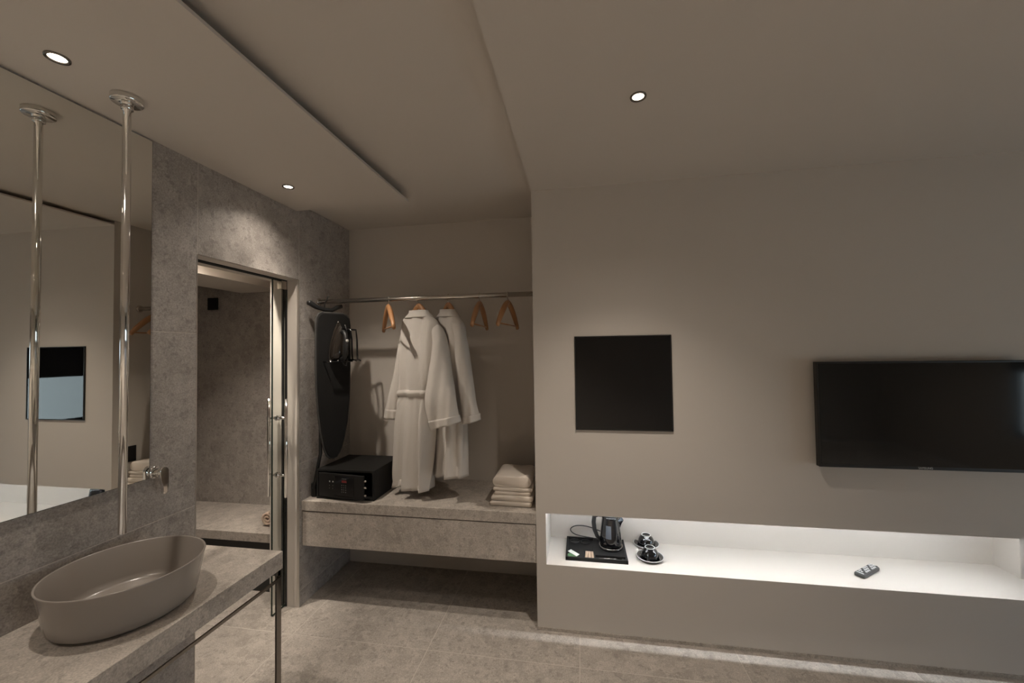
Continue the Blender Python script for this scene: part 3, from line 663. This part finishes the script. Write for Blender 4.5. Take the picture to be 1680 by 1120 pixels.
# ------------------------------------------------------------------ niche: tray, kettle, cups, sachets, remote
S = NZ0
ty_ = thing('welcome_tray', (.072, 2.533, S), 'black compartment tray holding the kettle in the lit niche', 'tray')
tm = MB(); x0, x1, y0, y1 = -.106, .251, 2.400, 2.666
tm.box(x0, x1, y0, y1, S, S + .006)
for a in ((x0, x1, y0, y0 + .010), (x0, x1, y1 - .010, y1), (x0, x0 + .010, y0, y1), (x1 - .010, x1, y0, y1)): tm.box(*a, S + .006, S + .020)
tm.box(.060, .068, y0 + .010, y1 - .010, S + .006, S + .018); tm.box(.068, x1 - .010, 2.448, 2.455, S + .006, S + .018)
tm.box(.068, x1 - .010, 2.455, y1 - .010, S + .006, S + .0165)
tm.build('tray_body', 'blackmatte', ty_)
for cx in (-.055, .012):
    MB().lathe([(.026, 0), (.030, .003), (.030, .008), (.027, .008), (.026, .003)], 28, 0, cx, 2.622, S + .006, closed=True).build('cup_recess', 'black', ty_)
kx, ky, kz = .165, 2.560, S + .0165
kt = thing('kettle', (kx, ky, kz), 'glossy black electric kettle on the tray in the niche', 'kettle')
MB().lathe([(.0001, 0), (.066, 0), (.070, .003), (.070, .012), (.064, .016), (.0001, .016)], 48, 0, kx, ky, kz).build('power_base', 'blackgloss', kt)
MB().lathe([(.067, .0155), (.0705, .0155), (.0705, .0175), (.067, .0175)], 48, 0, kx, ky, kz, closed=True).build('base_ring', 'steel', kt)
MB().lathe([(.0001, .018), (.058, .018), (.064, .022), (.0655, .040), (.062, .085), (.056, .135), (.051, .180), (.050, .190), (.046, .196), (.0001, .198)], 48, 0, kx, ky, kz).build('body', 'blackgloss', kt)
sv = []
for zz, rr, wv in ((.118, .056, .004), (.150, .067, .018), (.170, .079, .021), (.192, .068, .019)):
    sv += [(kx + .040, ky - wv - .008, kz + zz), (kx + rr, ky - wv * .25, kz + zz), (kx + rr, ky + wv * .25, kz + zz), (kx + .040, ky + wv + .008, kz + zz)]
MB().add(sv, [(r * 4 + i, r * 4 + (i + 1) % 4, r * 4 + 4 + (i + 1) % 4, r * 4 + 4 + i) for r in range(3) for i in range(4)] + [(0, 1, 2, 3), (12, 13, 14, 15)]).build('spout', 'blackgloss', kt)
MB().lathe([(.0001, .192), (.047, .192), (.047, .200), (.040, .206), (.0001, .208)], 40, 0, kx, ky, kz).build('lid', 'black', kt)
MB().tube([(kx - .040, ky, kz + .196), (kx - .075, ky, kz + .197), (kx - .096, ky, kz + .185), (kx - .101, ky, kz + .150), (kx - .097, ky, kz + .105), (kx - .082, ky, kz + .065), (kx - .062, ky, kz + .045)],
     .011, 14, 0, [.013, .013, .012, .012, .012, .011, .011], 1.1).build('handle', 'black', kt)
gv = []  # narrow grey-blue strip up the front of the kettle body
for k in range(5):
    a = math.radians(-122 + 8 * k)
    for zz, r_ in ((.075, .0637), (.150, .0552)): gv.append((kx + r_ * math.cos(a), ky + r_ * math.sin(a), kz + zz))
MB().add(gv, [(2 * k, 2 * k + 2, 2 * k + 3, 2 * k + 1) for k in range(4)], 0, True).build('grey_blue_strip', 'kettle_strip', kt)
cpt = [(kx - .05, ky + .035, kz + .012), (.07, 2.640, S + .028), (.0, 2.655, S + .030), (-.055, 2.672, S + .034), (-.082, 2.665, S + .060), (-.070, 2.650, S + .088), (-.030, 2.655, S + .098), (.03, 2.665, S + .090), (.085, 2.672, S + .070), (.14, 2.675, S + .05)]
cur = [Vector(p) for p in cpt]; fine = []
for i in range(len(cur) - 1):
    q = [cur[max(i - 1, 0)], cur[i], cur[i + 1], cur[min(i + 2, len(cur) - 1)]]
    for k in range(6):
        t = k / 6; fine.append(.5 * ((2 * q[1]) + (-q[0] + q[2]) * t + (2 * q[0] - 5 * q[1] + 4 * q[2] - q[3]) * t * t + (-q[0] + 3 * q[1] - 3 * q[2] + q[3]) * t ** 3))
MB().tube(fine + [cur[-1]], .0032, 8).build('power_cord', 'black', kt)

def cup_set(cx, cy, pos, hang):
    s = thing('saucer', (cx, cy, S), 'black saucer with a pale rim, %s' % pos, 'saucer', 'saucers in the niche')
    MB().lathe([(.0001, 0), (.030, 0), (.034, .002), (.060, .010), (.0755, .0165), (.0745, .0185), (.058, .0125), (.034, .0055), (.0001, .005)], 56, 0, cx, cy, S).build('dish', 'blackgloss', s)
    MB().lathe([(.0735, .0165), (.0762, .0160), (.0768, .0175), (.0755, .0192), (.0738, .0190)], 56, 0, cx, cy, S, closed=True).build('rim', 'white', s)
    z = S + .0105
    c = thing('cup', (cx, cy, z), 'black coffee cup turned upside down on a saucer, %s' % pos, 'cup', 'cups in the niche')
    MB().lathe([(.0475, 0), (.050, .001), (.0495, .014), (.045, .032), (.036, .047), (.0285, .052), (.0275, .0575), (.0245, .0575), (.0235, .053), (.0001, .052)], 48, 0, cx, cy, z).build('bowl', 'blackgloss', c)
    MB().lathe([(.0240, .0570), (.0282, .0562), (.0286, .0580), (.0270, .0592), (.0245, .0588)], 40, 0, cx, cy, z, closed=True).build('foot_rim', 'white', c)
    ca, sa = math.cos(hang), math.sin(hang)
    hp = [(.046, .010), (.060, .006), (.071, .012), (.072, .026), (.060, .036), (.040, .038)]
    MB().tube([(cx + ca * r, cy + sa * r, z + h) for r, h in hp], .0045, 10, flat=1.3).build('handle', 'blackgloss', c)
cup_set(.384, 2.486, 'nearest the niche edge', math.radians(250))
cup_set(.388, 2.648, 'behind the front cup', math.radians(255))

# sachets on the tray
def sachet(name, label, group, mat, cx, cy, z, lx, ly, lz, rz, tilt=0.0):
    o = MB(); n = 8; m = 5; vs = []
    for i in range(n + 1):
        for j in range(m + 1):
            u, v = i / n, j / m; h = lz * (math.sin(PI * u) ** .5) * (math.sin(PI * v) ** .5)
            vs.append((lx * (u - .5), ly * (v - .5), .0006 + h))
    o.add(vs, [(i * (m + 1) + j, (i + 1) * (m + 1) + j, (i + 1) * (m + 1) + j + 1, i * (m + 1) + j + 1) for i in range(n) for j in range(m)], 0, True)
    o.add([(-lx / 2, -ly / 2, 0), (lx / 2, -ly / 2, 0), (lx / 2, ly / 2, 0), (-lx / 2, ly / 2, 0)], [(0, 3, 2, 1)])
    mm = Matrix.Translation((cx, cy, z)) @ Matrix.Rotation(rz, 4, 'Z') @ Matrix.Rotation(tilt, 4, 'Y')
    o.v = [tuple(mm @ Vector(v)) for v in o.v]
    return tag(o.build(name, mat), label, 'sachet', group)
TZ = S + .0062
sachet('tea_sachet', 'green tea sachet lying in the tray corner', 'sachets on the tray', 'greenp', -.068, 2.452, TZ, .060, .045, .004, math.radians(-35))
sachet('tea_sachet', 'white tea sachet leaning on the green one in the tray', 'sachets on the tray', 'paperw', -.060, 2.462, TZ + .0095, .066, .030, .006, math.radians(-38), math.radians(6))
for k in range(3):
    sachet('sugar_stick', ('kraft paper sugar stick on the tray, nearest the tea sachets', 'kraft paper sugar stick on the tray, the middle of three', 'kraft paper sugar stick on the tray, nearest the kettle')[k],
           'sugar sticks on the tray', 'paperb', .016 + .0175 * k, 2.470, TZ, .085, .0160, .008, math.radians(90 + 3 * (k - 1)))
sn = MB(); sn.tube([(.085, 2.428, TZ + .004), (.15, 2.430, TZ + .005), (.19, 2.432, TZ + .004)], .003, 8)
sn.lathe([(.0001, .001), (.010, .002), (.013, .005), (.012, .0055), (.0001, .003)], 20, 0, .203, 2.432, TZ - .001, 1.5, 1.0)
tag(sn.build('stirring_spoon', 'darksteel'), 'dark metal stirring spoon in the front slot of the tray', 'spoon')

# remote control
rz = math.atan2(.116, .154); rcx, rcy = 1.515, 2.494
rm = thing('remote_control', (rcx, rcy, S), 'small dark grey remote control lying on the lit niche shelf', 'remote control')
def rbox(x0, x1, y0, y1, z0, z1, bev=0.0):
    m = MB().box(x0, x1, y0, y1, z0, z1, bev=bev); q = Matrix.Translation((rcx, rcy, S)) @ Matrix.Rotation(rz, 4, 'Z'); m.v = [tuple(q @ Vector(v)) for v in m.v]; return m
smooth_by_angle(rbox(-.088, .088, -.024, .024, 0, .022, .008).build('casing', 'rubber', rm), 60)
rbox(-.078, -.072, -.016, .016, .0215, .0226).build('status_bar', 'lightgrey', rm)
for i in range(9):
    for j in range(3):
        rbox(-.060 + .0165 * i, -.050 + .0165 * i, -.0165 + .0125 * j, -.0085 + .0125 * j, .0215, .0235).build('button', 'lightgrey' if (i * 3 + j) % 4 else 'black', rm)
